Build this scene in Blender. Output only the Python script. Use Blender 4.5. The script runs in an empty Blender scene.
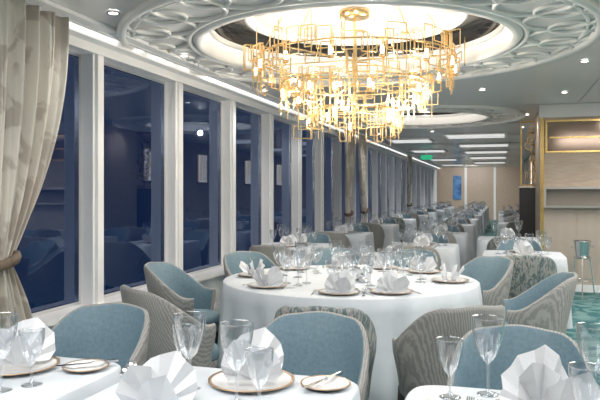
import bpy, math, random
from mathutils import Vector, Matrix
random.seed(7)
pi=math.pi
D=bpy.data; C=bpy.context
COL=C.scene.collection
C.scene.view_settings.view_transform='Standard'

# ---------------------------------------------------------------- materials
def mat(name,col=(.8,.8,.8),rough=.5,metal=0,emit=None,es=0,spec=None):
    m=D.materials.new(name); m.use_nodes=True
    b=m.node_tree.nodes['Principled BSDF']
    b.inputs['Base Color'].default_value=(*col,1)
    b.inputs['Roughness'].default_value=rough
    b.inputs['Metallic'].default_value=metal
    if spec is not None: b.inputs['Specular IOR Level'].default_value=spec
    if emit: 
        b.inputs['Emission Color'].default_value=(*emit,1); b.inputs['Emission Strength'].default_value=es
    return m
def nt(m): return m.node_tree.nodes,m.node_tree.links,m.node_tree.nodes['Principled BSDF']
def texmix(m,kind,scale,c1,c2,p1=.4,p2=.6,bump=0,coord='Object',stretch=(1,1,1),dist=0,rot=(0,0,0)):
    n,l,b=nt(m)
    tc=n.new('ShaderNodeTexCoord'); mp=n.new('ShaderNodeMapping'); mp.inputs['Scale'].default_value=stretch; mp.inputs['Rotation'].default_value=rot
    l.new(tc.outputs[coord],mp.inputs[0])
    if kind=='noise':
        t=n.new('ShaderNodeTexNoise'); t.inputs['Scale'].default_value=scale; t.inputs['Detail'].default_value=3
        t.inputs['Distortion'].default_value=dist; o=t.outputs['Fac']
    elif kind=='wave':
        t=n.new('ShaderNodeTexWave'); t.inputs['Scale'].default_value=scale; t.inputs['Distortion'].default_value=dist
        t.inputs['Detail'].default_value=2; t.inputs['Detail Scale'].default_value=1.5; o=t.outputs['Fac']
    else:
        t=n.new('ShaderNodeTexVoronoi'); t.inputs['Scale'].default_value=scale; t.feature='DISTANCE_TO_EDGE'; o=t.outputs['Distance']
    l.new(mp.outputs[0],t.inputs['Vector'])
    r=n.new('ShaderNodeValToRGB'); r.color_ramp.elements[0].position=p1; r.color_ramp.elements[1].position=p2
    r.color_ramp.elements[0].color=(*c1,1); r.color_ramp.elements[1].color=(*c2,1)
    l.new(o,r.inputs[0]); l.new(r.outputs[0],b.inputs['Base Color'])
    if bump:
        bp=n.new('ShaderNodeBump'); bp.inputs['Strength'].default_value=bump; bp.inputs['Distance'].default_value=.01
        l.new(o,bp.inputs['Height']); l.new(bp.outputs[0],b.inputs['Normal'])
    return m
M={}
M['white']=mat('white_paint',(.90,.905,.91),.35)
M['ceil']=mat('ceiling_satin',(.74,.735,.73),.25)
M['relief']=mat('relief_plaster',(.84,.835,.82),.4)
M['wallw']=mat('warm_wall',(.56,.47,.39),.5)
M['beige']=texmix(mat('beige_veneer',rough=.45),'noise',6,(.46,.36,.28),(.56,.46,.37),.3,.7,stretch=(1,1,8))
M['slat']=texmix(mat('slatted_panel',rough=.5),'wave',22,(.40,.34,.29),(.58,.51,.44),.2,.8,bump=.2)
M['dark']=mat('dark_cabinet',(.05,.05,.055),.35)
M['niche']=mat('niche_stone',(.24,.21,.18),.3)
M['darkglass']=mat('bronze_mirror',(.30,.22,.17),.1,.5)
M['chrome']=mat('chrome',(.8,.8,.8),.22,1)
M['brass']=mat('brass',(.86,.60,.24),.22,1)
M['gold']=mat('pale_gold',(.98,.73,.38),.22,1)
M['cloth']=texmix(mat('table_linen',rough=.5),'noise',9,(.60,.64,.685),(.65,.69,.73),.3,.7,bump=.05)
M['napkin']=mat('napkin_linen',(.70,.72,.75),.6)
M['china']=mat('china',(.80,.80,.79),.12)
M['rim']=mat('bronze_rim',(.40,.28,.18),.3,.4)
M['steel']=mat('cutlery_steel',(.75,.75,.76),.15,1)
M['blue']=texmix(mat('blue_upholstery',rough=.6),'noise',60,(.125,.20,.245),(.16,.25,.305),.3,.7,bump=.05)
M['grey']=texmix(mat('jacquard_grey',rough=.65),'wave',30,(.24,.24,.235),(.35,.345,.33),.2,.8,stretch=(1,1,.6),dist=4,rot=(.5,.4,0))
M['leaf']=texmix(mat('jacquard_leaf',rough=.65),'noise',46,(.11,.155,.17),(.36,.36,.34),.44,.56,stretch=(1,1,.3),dist=1.2,rot=(.25,.3,0))
M['leg']=mat('dark_wood',(.035,.025,.02),.3)
M['curtain']=texmix(mat('curtain_leaf',rough=.55),'noise',3.0,(.50,.46,.41),(.70,.67,.61),.47,.52,stretch=(1,1.6,.9),dist=1.0)
M['rope']=mat('tieback',(.16,.12,.09),.7)
M['carpet']=texmix(mat('teal_carpet',rough=.9),'noise',2.2,(.03,.14,.15),(.17,.30,.29),.45,.56,bump=.1,dist=2.5)
M['bulb']=mat('bulb',(1,1,1),.3,0,(1,.92,.78),4.5)
M['panel']=mat('light_panel',(1,1,1),.5,0,(1,.98,.95),.6)
M['spot']=mat('spot_led',(1,1,1),.5,0,(1,.96,.9),8)
M['glow']=mat('cove_led',(1,1,1),.5,0,(1,.93,.83),1.4)
M['strip']=mat('linear_led',(1,1,1),.5,0,(1,.98,.95),2.4)
M['domein']=mat('dome_mirror',(.09,.085,.08),.12,.6)
M['exit']=mat('exit_green',(.02,.4,.2),.5,0,(.05,.8,.4),.4)
M['alab']=mat('alabaster_panel',(.8,.75,.66),.5,0,(1,.93,.82),1.2)
M['art']=texmix(mat('blue_art',rough=.4),'noise',3,(.02,.10,.32),(.1,.3,.6),.4,.6)
M['seam']=mat('panel_joint',(.35,.35,.35),.5)
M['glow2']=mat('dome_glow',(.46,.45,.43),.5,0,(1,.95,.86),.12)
def glassmat(name,tint,lo,hi,gc,pw_=2.2):
    m=D.materials.new(name); m.use_nodes=True; n=m.node_tree.nodes; l=m.node_tree.links; n.clear()
    o=n.new('ShaderNodeOutputMaterial'); mx=n.new('ShaderNodeMixShader'); t=n.new('ShaderNodeBsdfTransparent')
    g=n.new('ShaderNodeBsdfGlossy'); g.inputs['Roughness'].default_value=.02; g.inputs['Color'].default_value=(*gc,1)
    t.inputs[0].default_value=(*tint,1)
    lw=n.new('ShaderNodeLayerWeight'); lw.inputs[0].default_value=.5
    mr=n.new('ShaderNodeMapRange'); mr.inputs[3].default_value=lo; mr.inputs[4].default_value=hi
    pw=n.new('ShaderNodeMath'); pw.operation='POWER'; pw.inputs[1].default_value=pw_
    l.new(lw.outputs['Facing'],pw.inputs[0]); l.new(pw.outputs[0],mr.inputs[0]); l.new(mr.outputs[0],mx.inputs[0])
    l.new(t.outputs[0],mx.inputs[1]); l.new(g.outputs[0],mx.inputs[2]); l.new(mx.outputs[0],o.inputs[0])
    return m
M['glass']=glassmat('stemware_glass',(.88,.90,.92),.12,1,(1,1,1),1.8)
M['pane']=glassmat('night_window_glass',(.75,.82,.95),.10,.50,(.66,.78,1.0),2.0)

# ---------------------------------------------------------------- mesh builder
class MB:
    def __init__(s,mats): s.v=[];s.f=[];s.mi=[];s.sm=[];s.mats=mats
    def m(s,k): 
        if k not in s.mats: s.mats.append(k)
        return s.mats.index(k)
    def add(s,vs,fs,k,smooth=False):
        o=len(s.v); s.v+= [tuple(p) for p in vs]; mi=s.m(k)
        for f in fs: s.f.append([i+o for i in f]); s.mi.append(mi); s.sm.append(smooth)
    def box(s,lo,hi,k):
        x0,y0,z0=lo;x1,y1,z1=hi
        s.add([(x0,y0,z0),(x1,y0,z0),(x1,y1,z0),(x0,y1,z0),(x0,y0,z1),(x1,y0,z1),(x1,y1,z1),(x0,y1,z1)],
              [(0,3,2,1),(4,5,6,7),(0,1,5,4),(1,2,6,5),(2,3,7,6),(3,0,4,7)],k)
    def bar(s,a,b,t,k,t2=None):
        a=Vector(a);b=Vector(b);d=(b-a).normalized(); t2=t2 or t
        up=Vector((0,0,1)) if abs(d.z)<.9 else Vector((1,0,0))
        u=d.cross(up).normalized(); w=d.cross(u)
        vs=[]
        for p,tt in ((a,t),(b,t2)):
            for i,j in ((-1,-1),(1,-1),(1,1),(-1,1)): vs.append(p+u*i*tt/2+w*j*tt/2)
        s.add(vs,[(0,1,2,3),(7,6,5,4),(0,4,5,1),(1,5,6,2),(2,6,7,3),(3,7,4,0)],k)
    def lathe(s,prof,k,n=24,c=(0,0,0),smooth=True):
        vs=[];fs=[]
        for r,z in prof:
            for i in range(n):
                a=2*pi*i/n; vs.append((c[0]+r*math.cos(a),c[1]+r*math.sin(a),c[2]+z))
        for j in range(len(prof)-1):
            for i in range(n):
                a=j*n+i;b=j*n+(i+1)%n; fs.append((a,b,b+n,a+n))
        s.add(vs,fs,k,smooth)
    def grid(s,rows,k,smooth=True,closed=False):
        n=len(rows[0]); vs=[p for r in rows for p in r]; fs=[]
        for j in range(len(rows)-1):
            for i in range(n if closed else n-1):
                a=j*n+i;b=j*n+(i+1)%n; fs.append((a,b,b+n,a+n))
        s.add(vs,fs,k,smooth)
    def ring(s,c,R,r,k,n=64,m=6,a0=0,a1=2*pi,flat=1):
        rows=[]
        for i in range(n+1):
            a=a0+(a1-a0)*i/n; row=[]
            for j in range(m):
                b=2*pi*j/m; rr=R+r*math.cos(b)
                row.append((c[0]+rr*math.cos(a),c[1]+rr*math.sin(a),c[2]+r*flat*math.sin(b)))
            rows.append(row)
        s.grid(rows,k,True,True)
    def mesh(s,name):
        me=D.meshes.new(name); me.from_pydata(s.v,[],s.f)
        for k in s.mats: me.materials.append(M[k])
        me.polygons.foreach_set('material_index',s.mi); me.polygons.foreach_set('use_smooth',s.sm); me.update()
        return me
    def obj(s,name,loc=(0,0,0),parent=None):
        return put(s.mesh(name),name,loc,0,parent)
def put(me,name,loc,rz=0,parent=None,sc=1):
    o=D.objects.new(name,me); COL.objects.link(o); o.location=loc; o.rotation_euler=(0,0,rz); o.scale=(sc,sc,sc)
    if parent: o.parent=parent
    return o
def empty(name,loc=(0,0,0)):
    o=D.objects.new(name,None); COL.objects.link(o); o.location=loc; return o

# ---------------------------------------------------------------- room
W=-3.07; YB=-2.5; XR=3.6; CZ=2.6
YE=34.0
b=MB([]); b.box((W-.3,YB-.1,-.1),(XR+.1,YE+.1,0),'carpet'); b.obj('floor')

def plate_with_hole(b,x0,x1,y0,y1,cx,cy,r,z,k,N=96):
    inner=[];outer=[]
    for i in range(N):
        a=2*pi*i/N; c,s_=math.cos(a),math.sin(a); inner.append((cx+r*c,cy+r*s_,z))
        t=1e9
        if c>1e-9:t=min(t,(x1-cx)/c)
        if c<-1e-9:t=min(t,(x0-cx)/c)
        if s_>1e-9:t=min(t,(y1-cy)/s_)
        if s_<-1e-9:t=min(t,(y0-cy)/s_)
        outer.append((cx+t*c,cy+t*s_,z))
    b.grid([inner,outer],k,False,True)
    for X in (x0,x1):
        for Y in (y0,y1):
            a=math.atan2(Y-cy,X-cx)%(2*pi); i=int(a/(2*pi)*N)
            b.add([outer[i],(X,Y,z),outer[(i+1)%N]],[(0,1,2)],k)
DX,DY,DR=-1.15,5.35,1.25
b=MB([])
E2=(-1.15,10.9)
def rect(b,x0,x1,y0,y1,z,k): b.add([(x0,y0,z),(x1,y0,z),(x1,y1,z),(x0,y1,z)],[(0,3,2,1)],k)
plate_with_hole(b,W,1.0,3.3,7.4,DX,DY,DR,CZ,'ceil')
plate_with_hole(b,W,1.0,9.0,12.8,E2[0],E2[1],.95,CZ,'ceil')
rect(b,W-.2,W,YB,YE,CZ,'ceil')
rect(b,W,1.0,YB,3.3,CZ,'ceil'); rect(b,W,1.0,7.4,9.0,CZ,'ceil'); rect(b,W,1.0,12.8,YE,CZ,'ceil'); rect(b,1.0,XR,YB,YE,CZ,'ceil')
rect(b,W-.2,XR,YB,YE,3.2,'ceil')
b.obj('ceiling')
b=MB([])
for i in range(1,14):
    y=YB+i*2.45
    if 3.2<y<7.4:
        b.box((1.03,y-.006,CZ-.004),(XR,y+.006,CZ-.001),'seam'); continue
    b.box((W+.34,y-.006,CZ-.004),(XR,y+.006,CZ-.001),'seam')
for x in (1.02,2.3):
    b.box((x-.006,YB,CZ-.004),(x+.006,9.8,CZ-.001),'seam')
b.obj('trim_ceiling_seams')

def dome(cx,cy,R,name,ornR):
    e=MB([])
    z=CZ
    e.lathe([(R+.07,z-.012),(R+.05,z-.035),(R,z-.035),(R,z),(R,z+.13)],'relief',96,(cx,cy,0))
    e.lathe([(R,z+.13),(R-.05,z+.13)],'glow',96,(cx,cy,0),False)
    e.lathe([(R-.05,z+.13),(R-.05,z+.09),(R-.08,z+.09),(R-.08,z+.13)],'relief',96,(cx,cy,0))
    e.lathe([(R-.08,z+.13),(R-.10,z+.22),(R-.34,z+.23)],'domein',96,(cx,cy,0))
    e.lathe([(R-.34,z+.23),(R-.34,z+.19),(R-.38,z+.19),(R-.38,z+.23)],'relief',96,(cx,cy,0))
    e.lathe([(R-.38,z+.23),(R-.41,z+.23)],'glow',96,(cx,cy,0))
    e.lathe([(R-.41,z+.23),(R*.3,z+.27),(0.01,z+.28)],'glow2',96,(cx,cy,0))
    rm=(R+.09+ornR)/2; rr=(ornR-R-.09)/2
    e.ring((cx,cy,z-.01),R+.10,.022,'relief',96)
    e.ring((cx,cy,z-.01),ornR,.04,'relief',120,6)
    e.ring((cx,cy,z-.005),ornR-.09,.015,'relief',120,6)
    n=int(2*pi*rm/(rr*1.9))
    for i in range(n):
        a=2*pi*(i+.25)/n
        e.ring((cx+rm*math.cos(a),cy+rm*math.sin(a),z-.008),rr*.97,.018,'relief',40,6)
        a2=2*pi*(i+.75)/n
        e.ring((cx+(rm+.06)*math.cos(a2),cy+(rm+.06)*math.sin(a2),z-.008),rr*.62,.014,'relief',32,6)
    return e.obj(name)
dome(DX,DY,DR,'ceiling_dome',1.86)
dome(E2[0],E2[1],.95,'ceiling_dome',1.5)

# window wall
SP=1.372; P1=4.53
b=MB([])
b.box((W-.2,YB,0),(W,YE,.46),'white')
b.box((W-.2,YB,.46),(W+.12,YE,.50),'white')
b.box((W-.2,YB,2.46),(W,YE,CZ-.001),'white')
b.obj('wall_left')
b=MB([])
b.box((W,YB,2.46),(W+.06,YE,2.53),'white')
b.box((W,YB,2.53),(W+.16,YE,2.598),'white')
b.box((W+.162,YB,2.585),(W+.20,YE,2.598),'strip')
b.box((W+.202,YB,2.565),(W+.235,YE,2.598),'white')
y=YB
while y<YE-1.4:
    b.box((W+.24,y,2.57),(W+.33,y+1.34,2.597),'white'); y+=SP
b.obj('trim_window_header')
b=MB([]); b.box((W,YB,0),(W+.03,YE,.1),'relief'); b.obj('baseboard_left')
posts=[P1+SP*i for i in range(-5,22)]
b=MB([])
for y in posts:
    b.box((W-.12,y-.07,.501),(W+.03,y+.07,2.459),'white')
    b.box((W+.03,y-.04,.501),(W+.055,y+.04,2.459),'white')
b.obj('trim_window_posts')
for i in range(len(posts)-1):
    y0=posts[i]+.07;y1=posts[i+1]-.07
    b=MB([])
    x=W-.10
    b.add([(x,y0,.5),(x,y1,.5),(x,y1,2.46),(x,y0,2.46)],[(0,1,2,3)],'pane')
    f=.025
    b.box((x-.02,y0,.5),(x+.02,y0+f,2.46),'chrome'); b.box((x-.02,y1-f,.5),(x+.02,y1,2.46),'chrome')
    b.box((x-.02,y0+f,.5),(x+.02,y1-f,.5+f),'chrome'); b.box((x-.02,y0+f,2.46-f),(x+.02,y1-f,2.46),'chrome')
    b.obj('window_%d'%(i+1))

b=MB([]); b.box((W-.2,YB-.1,0),(XR+.1,YB,CZ+.6),'wallw'); b.obj('wall_back')
b=MB([]); b.box((W-.2,YE,0),(XR,YE+.1,CZ+.6),'beige'); b.box((-1.7,YE-.04,0),(-1.58,YE,2.59),'white'); b.box((-.3,YE-.04,0),(-.18,YE,2.59),'white'); b.obj('wall_front')
b=MB([]); b.box((XR,YB,0),(XR+.1,9.9,CZ+.6),'wallw'); b.obj('wall_right')
b=MB([]); b.box((.95,11.6,0),(1.05,YE,CZ-.002),'beige')
for y in (14.1,17,20,23,26,29,32): b.box((.92,y,0),(.95,y+.12,CZ-.004),'white')
b.obj('wall_right_aft')
for y in (12.75,15.4,18.6,21.5):
    b=MB([]); b.box((.925,y-.27,1.58),(.949,y+.27,2.36),'brass'); b.box((.905,y-.22,1.63),(.926,y+.22,2.31),'alab')
    for q in range(5): b.bar((.90,y-.2+.1*q,1.65),(.90,y-.14+.07*q,2.29),.012,'brass')
    b.obj('wall_light_panel')
b=MB([]); b.box((-2.25,YE-.05,1.0),(-1.85,YE-.01,2.2),'art'); b.obj('wall_art')
PX,PY=.56,9.88
b=MB([])
b.box((PX,PY,0),(XR,11.6,CZ-.001),'beige')
b.box((PX-.02,PY-.03,0),(PX+.03,PY,2.42),'brass')
b.box((PX+.03,PY-.02,.10),(XR,PY,1.15),'slat')
b.box((PX+.03,PY-.035,0),(XR,PY,.10),'white')
for x in (1.02,1.52,2.02,2.6): b.box((x,PY-.026,.1),(x+.012,PY-.002,1.15),'beige')
b.box((PX+.02,PY-.16,1.16),(XR,PY,1.19),'chrome'); b.box((PX+.02,PY-.16,1.42),(XR,PY,1.45),'chrome')
b.box((PX+.02,PY-.16,1.19),(PX+.05,PY,1.42),'chrome'); b.box((PX+.06,PY-.03,1.19),(XR,PY-.005,1.42),'niche')
b.box((PX+.05,PY-.028,1.93),(XR,PY,1.955),'brass'); b.box((PX+.05,PY-.028,2.36),(XR,PY,2.385),'brass')
b.box((PX+.05,PY-.028,1.955),(PX+.075,PY,2.36),'brass'); b.box((PX+.075,PY-.015,1.955),(XR,PY,2.36),'darkglass')
b.box((PX+.10,PY-.03,2.13),(XR,PY-.015,2.15),'brass')
b.box((PX-.03,PY-.06,2.42),(XR,PY+.02,2.598),'ceil')
b.obj('wall_partition')

b=MB([])
for (x,y,w,l) in ((-.5,14.6,1.3,1.0),(-.4,17.6,1.3,.9),(-.4,20.6,1.3,1.0),(-.4,24,1.3,1.2),(-.4,28,1.3,1.2),(-2.0,15.6,1.0,1.0),(-2.0,19.6,1.0,1.0),(-2,25,1,1),(-2,30,1,1)):
    b.box((x-w/2,y-l/2,CZ-.03),(x+w/2,y+l/2,CZ-.002),'white'); b.box((x-w/2+.06,y-l/2+.06,CZ-.036),(x+w/2-.06,y+l/2-.06,CZ-.031),'panel')
b.obj('ceiling_light_panels')
SPOTS=[(.75,4.6,42),(.75,6.6,42),(.75,8.6,42),(1.6,7.6,45),(1.6,8.8,45),(-.2,8.1,38),(-2.3,8.1,38),(.4,10.9,42),(.4,13,42),(-2.4,13.6,42),(-1.3,13.4,42),(-2.68,7.4,34),(1.5,6,42),(-2.5,3.9,26),(-2.68,9.6,34),(-.2,2.9,22),(-1.6,2.7,20),(.9,1.9,25),(-2.68,5.3,22)]
b=MB([])
for (x,y,e) in SPOTS:
    b.lathe([(.045,-.012),(.045,0)],'chrome',16,(x,y,CZ-.002)); b.lathe([(.045,-.012),(.032,-.012)],'chrome',16,(x,y,CZ-.002),False)
    b.lathe([(.032,-.011),(.001,-.011)],'spot',16,(x,y,CZ-.002),False)
b.obj('ceiling_downlights')
b=MB([]); b.box((-2.3,20.2,2.36),(-1.95,20.25,2.50),'exit'); b.bar((-2.12,20.22,2.50),(-2.12,20.22,2.6),.02,'chrome'); b.obj('exit_sign')

# ---------------------------------------------------------------- curtains
def curtain(name,x,ya,yb,gather,zt=2.585,zb=.02,amp=.035,tz=.97,gw=.16,k=11):
    rows=[];NV=40;NU=150
    for j in range(NV+1):
        z=zt+(zb-zt)*j/NV
        if z>tz: t=(zt-z)/(zt-tz); s=t**2.2
        else: t=(tz-z)/(tz-zb); s=1-.42*math.sin(min(1,t*1.6)*pi/2)
        row=[]
        for i in range(NU+1):
            u=i/NU
            yt=ya+(yb-ya)*u; yg=gather+(u-.5)*gw
            y=yt*(1-s)+yg*s
            ph=u*k*2*pi+.6*math.sin(3*u+z)
            row.append((x+amp*math.sin(ph)*(1-.35*s)+.012*math.sin(ph*2.3+z*2)+.05*s*(1-abs(2*u-1)),y+.012*math.cos(ph),z))
        rows.append(row)
    b=MB([]); b.grid(rows,'curtain')
    rr=[]
    for i in range(25):
        a=2*pi*i/24; rr.append([(x+.03+(.075+.018*math.cos(q))*math.cos(a),gather+(gw/2+.03+.018*math.cos(q))*math.sin(a),tz+.03*math.sin(a)+.03*math.sin(q)) for q in [2*pi*j/6 for j in range(6)]])
    b.grid(rr,'rope',True,True)
    o=b.obj(name); md=o.modifiers.new('s','SOLIDIFY'); md.thickness=.004
curtain('curtain',-2.82,2.90,3.82,3.16,zt=2.555,k=6.5,amp=.032,gw=.22)
curtain('curtain',-2.82,12.3,12.95,12.45,zt=2.555,k=7)
curtain('curtain',-2.82,13.5,14.2,14.05,zt=2.555,k=7)
curtain('curtain',-2.82,21.2,22.0,21.4,zt=2.555,k=7)

# ---------------------------------------------------------------- chandelier
def frame(b,c,u,w,h,t,k):
    c=Vector(c);u=Vector(u);z=Vector((0,0,1))
    p=[c-u*w/2-z*h/2,c+u*w/2-z*h/2,c+u*w/2+z*h/2,c-u*w/2+z*h/2]
    for i in range(4): b.bar(p[i],p[(i+1)%4],t,k)
root=empty('chandelier',(DX,DY,0))
b=MB([]);g=MB([])
tiers=[(.82,2.22,2.60,92),(.60,2.02,2.40,58),(.40,1.82,2.16,36),(.87,2.38,2.60,18)]
for ti,(r,z0,z1,n) in enumerate(tiers):
    for i in range(n):
        a=2*pi*(i+random.uniform(-.3,.3))/n; rr=r+random.uniform(-.05,.03)
        h=random.choice((.07,.10,.13,.16,.20)); w=random.choice((.06,.08,.11,.15))
        z=random.uniform(z0+h/2,z1-h/2)
        if random.random()<.72: u=(-math.sin(a),math.cos(a),0)
        else: u=(math.cos(a),math.sin(a),0)
        frame(b,(rr*math.cos(a),rr*math.sin(a),z),u,w,h,random.choice((.007,.008)),'gold')
        if random.random()<.3:
            b.bar((rr*math.cos(a),rr*math.sin(a),z0-random.uniform(0,.04)),(rr*math.cos(a),rr*math.sin(a),z0+random.uniform(.12,.3)),.006,'gold')
    if ti<3:
        z=z0*.35+z1*.65
        b.ring((0,0,z),r,.007,'gold',64,6)
        for q in range(6):
            a=q*pi/3; b.bar((0,0,z),(r*math.cos(a),r*math.sin(a),z),.008,'gold')
        m=(14,8,5)[ti]
        for i in range(m):
            a=2*pi*(i+.5)/m; p=(r*math.cos(a),r*math.sin(a),(z0+z1)/2-.03)
            g.lathe([(.001,-.03),(.012,-.03),(.014,0),(.011,.035),(.001,.042)],'bulb',10,p)
            b.lathe([(.02,-.05),(.024,-.03),(.001,-.03)],'gold',10,p)
            b.bar((p[0],p[1],p[2]-.04),(p[0],p[1],z),.008,'gold')
b.bar((0,0,1.9),(0,0,2.87),.02,'gold')
for q in range(6):
    a=q*pi/3+.2; b.bar((.6*math.cos(a),.6*math.sin(a),2.84),(.82*math.cos(a),.82*math.sin(a),2.47),.008,'gold')
b.lathe([(.001,2.82),(.12,2.82),(.13,2.87)],'gold',24)
b.obj('brass_frames',parent=root); g.obj('bulbs',parent=root)

# ---------------------------------------------------------------- chairs (faces +Y)
def sm(t): t=max(0,min(1,t)); return t*t*(3-2*t)
def chair_mesh(outer):
    b=MB([])
    N=44; A=math.radians(122)
    sec=[(0,0),(0,.35),(0,.75),(0,.95),(.005,.988),(.014,1.0),(.023,.99),(.03,.96),(.036,.7),(.034,.35),(.03,.12)]
    grid=[]
    for i in range(N+1):
        a=-A+2*A*i/N; aa=abs(a)
        top=.845-.215*sm((aa-math.radians(34))/math.radians(80))-.012*sm(aa/math.radians(34))
        bot=.335
        row=[]
        for off,t in sec:
            z=bot+(top-bot)*t
            fl=.222+.038*sm(t*1.1)
            r=fl-off
            sx=math.sin(a); cy=-math.cos(a)
            q=(abs(sx)**2.5+abs(cy)**2.5)**(-1/2.5)
            x=r*sx*q; y=r*cy*q*(1.05 if cy<0 else 1.0)
            y-= .05*t*t*max(0,math.cos(a))
            row.append((x,y,z))
        grid.append(row)
    def strip(i0,i1,k):
        b.grid([[r[j] for j in range(i0,i1+1)] for r in grid],k)
    strip(0,6,outer); strip(6,10,'blue')
    for r,rev in ((grid[0],0),(grid[-1],1)):
        f=list(range(len(r))); b.add(r,[f if rev else f[::-1]],outer)
    def sq(rx,ry,z,yo=0,n=40,e=3.2):
        o=[]
        for i in range(n):
            a=2*pi*i/n;c,s_=math.cos(a),math.sin(a); q=(abs(c)**e+abs(s_)**e)**(-1/e)
            o.append((rx*c*q,yo+ry*s_*q,z))
        return o
    b.grid([sq(.01,.01,.475,.02),sq(.14,.16,.475,.02),sq(.187,.21,.462,.02),sq(.20,.225,.44,.02),sq(.20,.225,.40,.02),sq(.19,.215,.385,.02)],'blue',True,True)
    b.grid([sq(.195,.22,.386,.02),sq(.20,.225,.37,.01),sq(.198,.22,.33,.01),sq(.01,.01,.33,.01)],outer,True,True)
    for x,y in ((-.155,-.165),(.155,-.165),(-.155,.18),(.155,.18)):
        b.bar((x,y,.34),(x*1.12,y*1.12+(0 if y>0 else -.02),0),.036,'leg',.022)
    return b.mesh('chair_'+outer)
CH={'g':chair_mesh('grey'),'l':chair_mesh('leaf')}
def chair(x,y,tx=None,ty=None,kind='g',rz=None):
    if rz is None: rz=math.atan2(ty-y,tx-x)-pi/2
    return put(CH[kind],'dining_chair',(x,y,0),rz)

# ---------------------------------------------------------------- tables
def cloth_mesh(kind,hx,hy,hem,folds,seed):
    rnd=random.Random(seed); b=MB([]); n=144; e=2 if kind=='r' else 9
    def per(i,off,amp,t):
        a=2*pi*i/n;c,s_=math.cos(a),math.sin(a); q=(abs(c)**e+abs(s_)**e)**(-1/e)
        corner=0
        if kind!='r': corner=abs(math.sin(2*a))**6*.05*t
        w=amp*(math.sin(folds*a+ph1+.8*math.sin(3*a))+.5*math.sin((folds*1.7//1)*a+ph2))
        return ((hx*q+off+w+corner)*c,(hy*q+off+w+corner)*s_)
    ph1,ph2=rnd.uniform(0,6),rnd.uniform(0,6)
    Z=.76
    rows=[]
    rows.append([(0.001*math.cos(2*pi*i/n),.001*math.sin(2*pi*i/n),Z) for i in range(n)])
    for f in (.5,.9,.985):
        rows.append([(per(i,0,0,0)[0]*f,per(i,0,0,0)[1]*f,Z) for i in range(n)])
    rows.append([(*per(i,0,0,0),Z-.006) for i in range(n)])
    for j in range(1,9):
        t=j/8; rows.append([(*per(i,.004+.01*t,.036*t**.7 if kind=='r' else .011*t,t),Z-.006-(Z-.006-hem)*t) for i in range(n)])
    b.grid(rows,'cloth',True,True)
    b.lathe([(.05,.70),(.05,.08),(.22,.03),(.24,0),(.001,0)],'leg',20)
    b.lathe([(min(hx,hy)*.9,.725),(min(hx,hy)*.9,.70),(.01,.70)],'leg',32)
    return b.mesh('cloth_table')
T_round=cloth_mesh('r',.9,.9,.10,19,3)
T_sq=cloth_mesh('s',.385,.385,.12,14,5)
T_A=cloth_mesh('s',.42,.40,.12,14,8)

# ---------------------------------------------------------------- tableware
def glass_mesh(h,r,stem,k=1):
    b=MB([])
    bh=h*stem
    prof=[(.001,0),(.033,0),(.034,.002),(.02,.005),(.006,.010),(.004,.02),(.004,bh-.012),(.007,bh-.003)]
    for i in range(1,11):
        t=i/10; rr=r*math.sin(min(1,(.12+t*.62))*pi*.72)**.85 if k==1 else r*(t**.45)
        prof.append((rr,bh+(h-bh)*t))
    b.lathe(prof,'glass',28)
    rt,zt=prof[-1]
    b.lathe([(rt,zt),(rt+.0012,zt+.001),(rt-.001,zt+.001),(rt-.0015,zt-.004)],'glass',28)
    return b.mesh('stemware')
G1=glass_mesh(.235,.050,.42); G2=glass_mesh(.175,.040,.40); G3=glass_mesh(.20,.042,.45)
def napkin_part(b,o=(0,0,0),S=1):
    """linen folded to a pleated sail: pointed peak off centre, creases fanning from the base"""
    r_=math.radians
    def sail(R,y0,lean,a0,a1,k,amp,curv,cx,pk,pw,base):
        rows=[];NU=k*2
        for j in range(7):
            v=j/6; row=[]
            for i in range(NU+1):
                u=i/NU; th=r_(a0+(a1-a0)*u)
                zig=1 if i%2 else -1
                R_=R*(base+(1.30-base)*max(0,1-abs((u-pk)/pw)))
                rho=R_*v
                x=rho*math.cos(th)*1.08+cx; z=rho*math.sin(th)
                y=y0+amp*zig*v**.7+lean*z+curv*x*x/R
                row.append((x*S+o[0],y*S+o[1],max(0,z)*S+o[2]+.002))
            rows.append(row)
        b.grid(rows,'napkin',False)
    sail(.116,.018,.22,0,180,6,.010,.45,0,.42,.45,.70)
    sail(.108,-.010,-.20,0,180,5,.010,-.5,-.006,.60,.38,.58)
    sail(.100,-.034,-.55,5,175,4,.008,-.35,.012,.375,.40,.55)
b=MB([]); napkin_part(b); NAP=b.mesh('napkin')
def plate_part(b,R,c=(0,0,0)):
    b.lathe([(.001,.004),(R*.62,.004),(R*.7,.008),(R*.92,.014)],'china',48,c)
    b.lathe([(R*.92,.014),(R,.016),(R,.012)],'rim',48,c)
    b.lathe([(R,.012),(R*.6,0),(.001,0)],'china',48,c)
b=MB([]); plate_part(b,.14); PL=b.mesh('charger')
b=MB([]); plate_part(b,.08); BP=b.mesh('sideplate')
def knife_part(b,c=(0,0,0)):
    x,y,z=c
    b.box((x-.009,y-.10,z+.001),(x+.009,y+.02,z+.004),'steel'); b.box((x-.006,y+.02,z),(x+.006,y+.11,z+.008),'steel')
def fork_part(b,c):
    x,y,z=c
    b.box((x-.004,y-.1,z),(x+.004,y+.04,z+.004),'steel'); b.box((x-.012,y+.04,z),(x+.012,y+.06,z+.004),'steel')
    for i in (-.01,-.0035,.003,.0095): b.box((x+i,y+.06,z),(x+i+.003,y+.10,z+.004),'steel')
b=MB([]); knife_part(b); KN=b.mesh('knife')
b=MB([]); fork_part(b,(0,0,0)); FK=b.mesh('fork')
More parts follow.
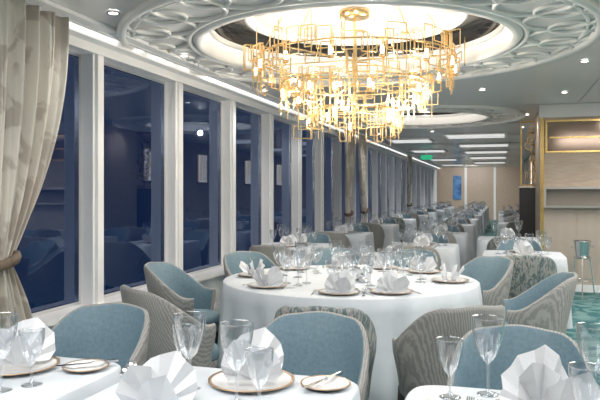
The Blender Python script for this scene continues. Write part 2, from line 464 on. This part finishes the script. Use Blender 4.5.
b=MB([]); b.lathe([(.001,0),(.02,0),(.022,.01),(.015,.03),(.017,.05)],'glass',20); b.lathe([(.017,.05),(.019,.06),(.012,.075),(.001,.078)],'steel',20); b.lathe([(.014,.004),(.014,.03),(.001,.03)],'china',16)
SH=b.mesh('shaker')
b=MB([]); plate_part(b,.13); napkin_part(b,(0,0,.006),.88); knife_part(b,(.155,0,0)); fork_part(b,(-.155,0,0)); SET=b.mesh('setting')

TZ=.761
def place(x,y,ang): put(SET,'place_setting',(x,y,TZ),ang-pi/2)
def glass(me,x,y,name='wine_glass'): put(me,name,(x,y,TZ),random.uniform(0,6))

TX,TY=-1.03,4.62
put(T_round,'round_dining_table',(TX,TY,0),.1)
chs=[(-.86,3.30,'l'),(-.27,3.48,'g'),(.17,4.70,'g'),(-.20,5.55,'g'),(-.80,5.98,'l'),(-1.45,5.95,'g'),(-2.03,5.40,'g'),(-2.26,4.52,'g'),(-1.85,3.55,'g')]
for x,y,k in chs:
    chair(x,y,TX,TY,k)
    a=math.atan2(TY-y,TX-x)
    px,py=TX-.70*math.cos(a),TY-.70*math.sin(a)
    place(px,py,a)
    c_,s_=math.cos(a),math.sin(a)
    gx,gy=TX-.50*c_,TY-.50*s_
    glass(G1,gx-s_*-.07,gy+c_*-.07); glass(G2,gx-s_*.07,gy+c_*.07,'water_glass'); glass(G3,gx+.12*c_,gy+.12*s_)
put(SH,'salt_shaker',(TX+.06,TY+.03,TZ)); put(SH,'pepper_shaker',(TX-.04,TY-.02,TZ))
b=MB([]); b.lathe([(.001,0),(.05,0),(.055,.01),(.02,.02),(.02,.05),(.05,.07),(.06,.11),(.055,.11),(.04,.075),(.001,.07)],'chrome',28); b.obj('silver_bowl',(TX+.12,TY-.12,TZ))

# foreground tables
put(T_A,'square_dining_table',(-1.70,1.72,0)); put(T_sq,'square_dining_table',(-.81,1.76,0)); put(T_sq,'square_dining_table',(.11,1.78,0))
chair(-1.76,2.50,rz=pi,kind='g'); chair(-.765,2.56,rz=pi,kind='g'); chair(.07,2.50,rz=pi,kind='g')
# table A
put(PL,'charger_plate',(-1.62,1.93,TZ)); put(NAP,'folded_napkin',(-1.62,1.93,TZ+.017),.3,sc=1.02)
put(BP,'side_plate',(-1.385,1.99,TZ)); put(KN,'butter_knife',(-1.385,1.99,TZ+.017),-.9)
glass(G1,-1.49,1.70); glass(G2,-1.55,1.60,'water_glass'); glass(G1,-1.60,1.70); glass(G2,-1.44,1.78,'water_glass')
# table B
put(PL,'charger_plate',(-.77,2.00,TZ)); put(NAP,'folded_napkin',(-.77,2.00,TZ+.017),.35,sc=1.02)
put(BP,'side_plate',(-.53,2.03,TZ)); put(KN,'butter_knife',(-.54,2.03,TZ+.017),-.35)
glass(G1,-.935,1.89); glass(G1,-.74,1.80); glass(G2,-1.00,1.98,'water_glass'); glass(G2,-.65,1.75,'water_glass')
put(NAP,'folded_napkin',(-.95,1.70,TZ),.2); put(SH,'salt_shaker',(-1.13,1.87,TZ)); put(SH,'pepper_shaker',(-1.11,1.80,TZ))
put(SH,'pepper_shaker',(-1.09,1.93,TZ))
# table C
put(PL,'charger_plate',(.11,1.93,TZ)); put(NAP,'folded_napkin',(.11,1.93,TZ+.017),.4,sc=1.12)
put(FK,'dinner_fork',(-.055,1.93,TZ)); put(BP,'side_plate',(-.19,1.86,TZ)); put(KN,'butter_knife',(-.19,1.88,TZ+.017),.2)
glass(G1,-.035,2.10); glass(G1,.26,2.06); glass(G2,-.145,2.04,'water_glass'); glass(G3,.20,1.72)
put(FK,'dinner_fork',(-.085,1.95,TZ))

def sqtable(x,y,chairs='fbl',kind='g'):
    put(T_sq,'square_dining_table',(x,y,0),random.choice((0,pi/2,pi)))
    for c in chairs:
        if c=='f': dx,dy=0,-1
        if c=='b': dx,dy=0,1
        if c=='l': dx,dy=-1,0
        if c=='r': dx,dy=1,0
        kk=random.choice('gggl') if kind=='g' else kind
        chair(x+dx*.72+random.uniform(-.02,.02),y+dy*.72,x,y,kk)
        place(x+dx*.22,y+dy*.22,math.atan2(-dy,-dx))
        glass(G1,x+dx*.03-dy*.17,y+dy*.03+dx*.17)
        glass(G2,x+dx*.05+dy*.24,y+dy*.05-dx*.24,'water_glass')
        glass(G3,x+dx*.03+dy*.06,y+dy*.03-dx*.06)
sqtable(.22,6.95,'fb','l'); sqtable(-2.30,7.35,'fb'); sqtable(-.85,7.75,'fb')
put(T_sq,'square_dining_table',(.1,9.25,0)); chair(.1,8.5,.1,9.2,'l'); place(.1,9.03,pi/2); place(.1,9.47,-pi/2); glass(G1,.24,9.25); glass(G1,-.07,9.25)
yy=9.75
while yy<31:
    sqtable(-2.25,yy,'fb'); 
    sqtable(-.85,yy+.35,'fb')
    if 12<yy<22: sqtable(.35,yy+1.35,'f')
    yy+=2.7
b=MB([])
for q in range(3):
    a=q*2*pi/3+.4; b.bar((.10*math.cos(a),.10*math.sin(a),.52),(.17*math.cos(a),.17*math.sin(a),0),.016,'chrome')
b.ring((0,0,.52),.105,.009,'chrome',32); b.ring((0,0,.22),.145,.006,'chrome',32)
b.lathe([(.001,.50),(.075,.50),(.085,.52),(.105,.72),(.115,.735),(.105,.74),(.098,.72),(.08,.53),(.001,.53)],'chrome',32)
b.bar((.11,0,.66),(.14,0,.66),.012,'chrome'); b.bar((-.11,0,.66),(-.14,0,.66),.012,'chrome')
b.obj('wine_bucket_stand',(1.04,9.40,0))
def screen(name,x,y,w,z0,z1):
    b=MB([])
    b.box((x-w/2-.03,y-.2,0),(x+w/2+.03,y+.2,z0-.03),'dark'); b.box((x-w/2-.05,y-.22,z0-.03),(x+w/2+.05,y+.22,z0),'chrome')
    for xx in (x-w/2,x+w/2): b.bar((xx,y,z0),(xx,y,z1),.025,'brass')
    b.bar((x-w/2,y,z1),(x+w/2,y,z1),.025,'brass'); b.bar((x-w/2,y,z0+.015),(x+w/2,y,z0+.015),.025,'brass')
    rn=random.Random(2)
    for i in range(16):
        zc=z0+.12+(z1-z0-.24)*i/15; xc=x+rn.uniform(-w/4,w/4); R=rn.uniform(.07,.12)
        pts=[(xc+R*math.cos(2*pi*q/16),y,zc+R*math.sin(2*pi*q/16)) for q in range(17)]
        for q in range(16): b.bar(pts[q],pts[q+1],.014,'brass')
    b.obj(name)
screen('display_cabinet',.60,12.0,.5,1.48,2.585)

# ---------------------------------------------------------------- lights
def link(l,name,loc,rot=(0,0,0)):
    o=D.objects.new(name,l); COL.objects.link(o); o.location=loc; o.rotation_euler=rot; return o
def area(name,loc,sx,sy,e,col=(1,.965,.93)):
    l=D.lights.new(name,'AREA'); l.shape='RECTANGLE'; l.size=sx; l.size_y=sy
    l.energy=e; l.color=col; link(l,name,loc)
def spot(name,loc,e,ang=130,col=(1,.965,.93),r=.03,rot=(0,0,0)):
    l=D.lights.new(name,'SPOT'); l.energy=e; l.spot_size=math.radians(ang); l.spot_blend=.9; l.shadow_soft_size=r; l.color=col; link(l,name,loc,rot)
area('fill_light',(-1.3,.6,2.58),2.6,1.8,100)  # area lamps here are added ambient fill, out of frame, no fixtures
area('fill_light',(2.0,3.2,2.58),1.4,2.2,105)
area('fill_light',(2.3,7.4,2.58),1.2,1.6,65)
for x,y,e in SPOTS: spot('downlight',(x,y,2.585),e)
for y,e in ((15,110),(19,130),(23,140),(27,150),(31,150)):
    spot('downlight',(-1.25,y,2.55),e,150)
spot('far_wall_fill',(-1.25,31.0,2.5),200,120,rot=(math.radians(62),0,0))  # added spot without a fixture, brightens the far end wall
for q in range(4):
    a=q*pi/2+.5
    l=D.lights.new('chandelier_lamp','POINT'); l.energy=29; l.shadow_soft_size=.03; l.color=(1,.93,.83); link(l,'chandelier_lamp',(DX+.52*math.cos(a),DY+.52*math.sin(a),2.18))
l=D.lights.new('dome_lamp','POINT'); l.energy=20; l.shadow_soft_size=.04; l.color=(1,.93,.83); link(l,'dome_lamp',(E2[0],E2[1],2.45))

w=D.worlds.new('night'); C.scene.world=w; w.use_nodes=True
n=w.node_tree.nodes; lk=w.node_tree.links; bg=n['Background']
tc=n.new('ShaderNodeTexCoord'); sp=n.new('ShaderNodeSeparateXYZ'); r=n.new('ShaderNodeValToRGB')
lk.new(tc.outputs['Generated'],sp.inputs[0]); lk.new(sp.outputs['Z'],r.inputs[0])
r.color_ramp.elements[0].position=0; r.color_ramp.elements[0].color=(.007,.018,.055,1)
r.color_ramp.elements[1].position=.4; r.color_ramp.elements[1].color=(.006,.016,.06,1)
lk.new(r.outputs[0],bg.inputs[0]); bg.inputs[1].default_value=1

cd=D.cameras.new('camera'); cd.sensor_width=36; cd.lens=660*36/600; cd.shift_y=-8/600
cam=D.objects.new('camera',cd); COL.objects.link(cam); cam.location=(0,0,1.38); cam.rotation_euler=(pi/2,0,math.atan(200/660))
C.scene.camera=cam
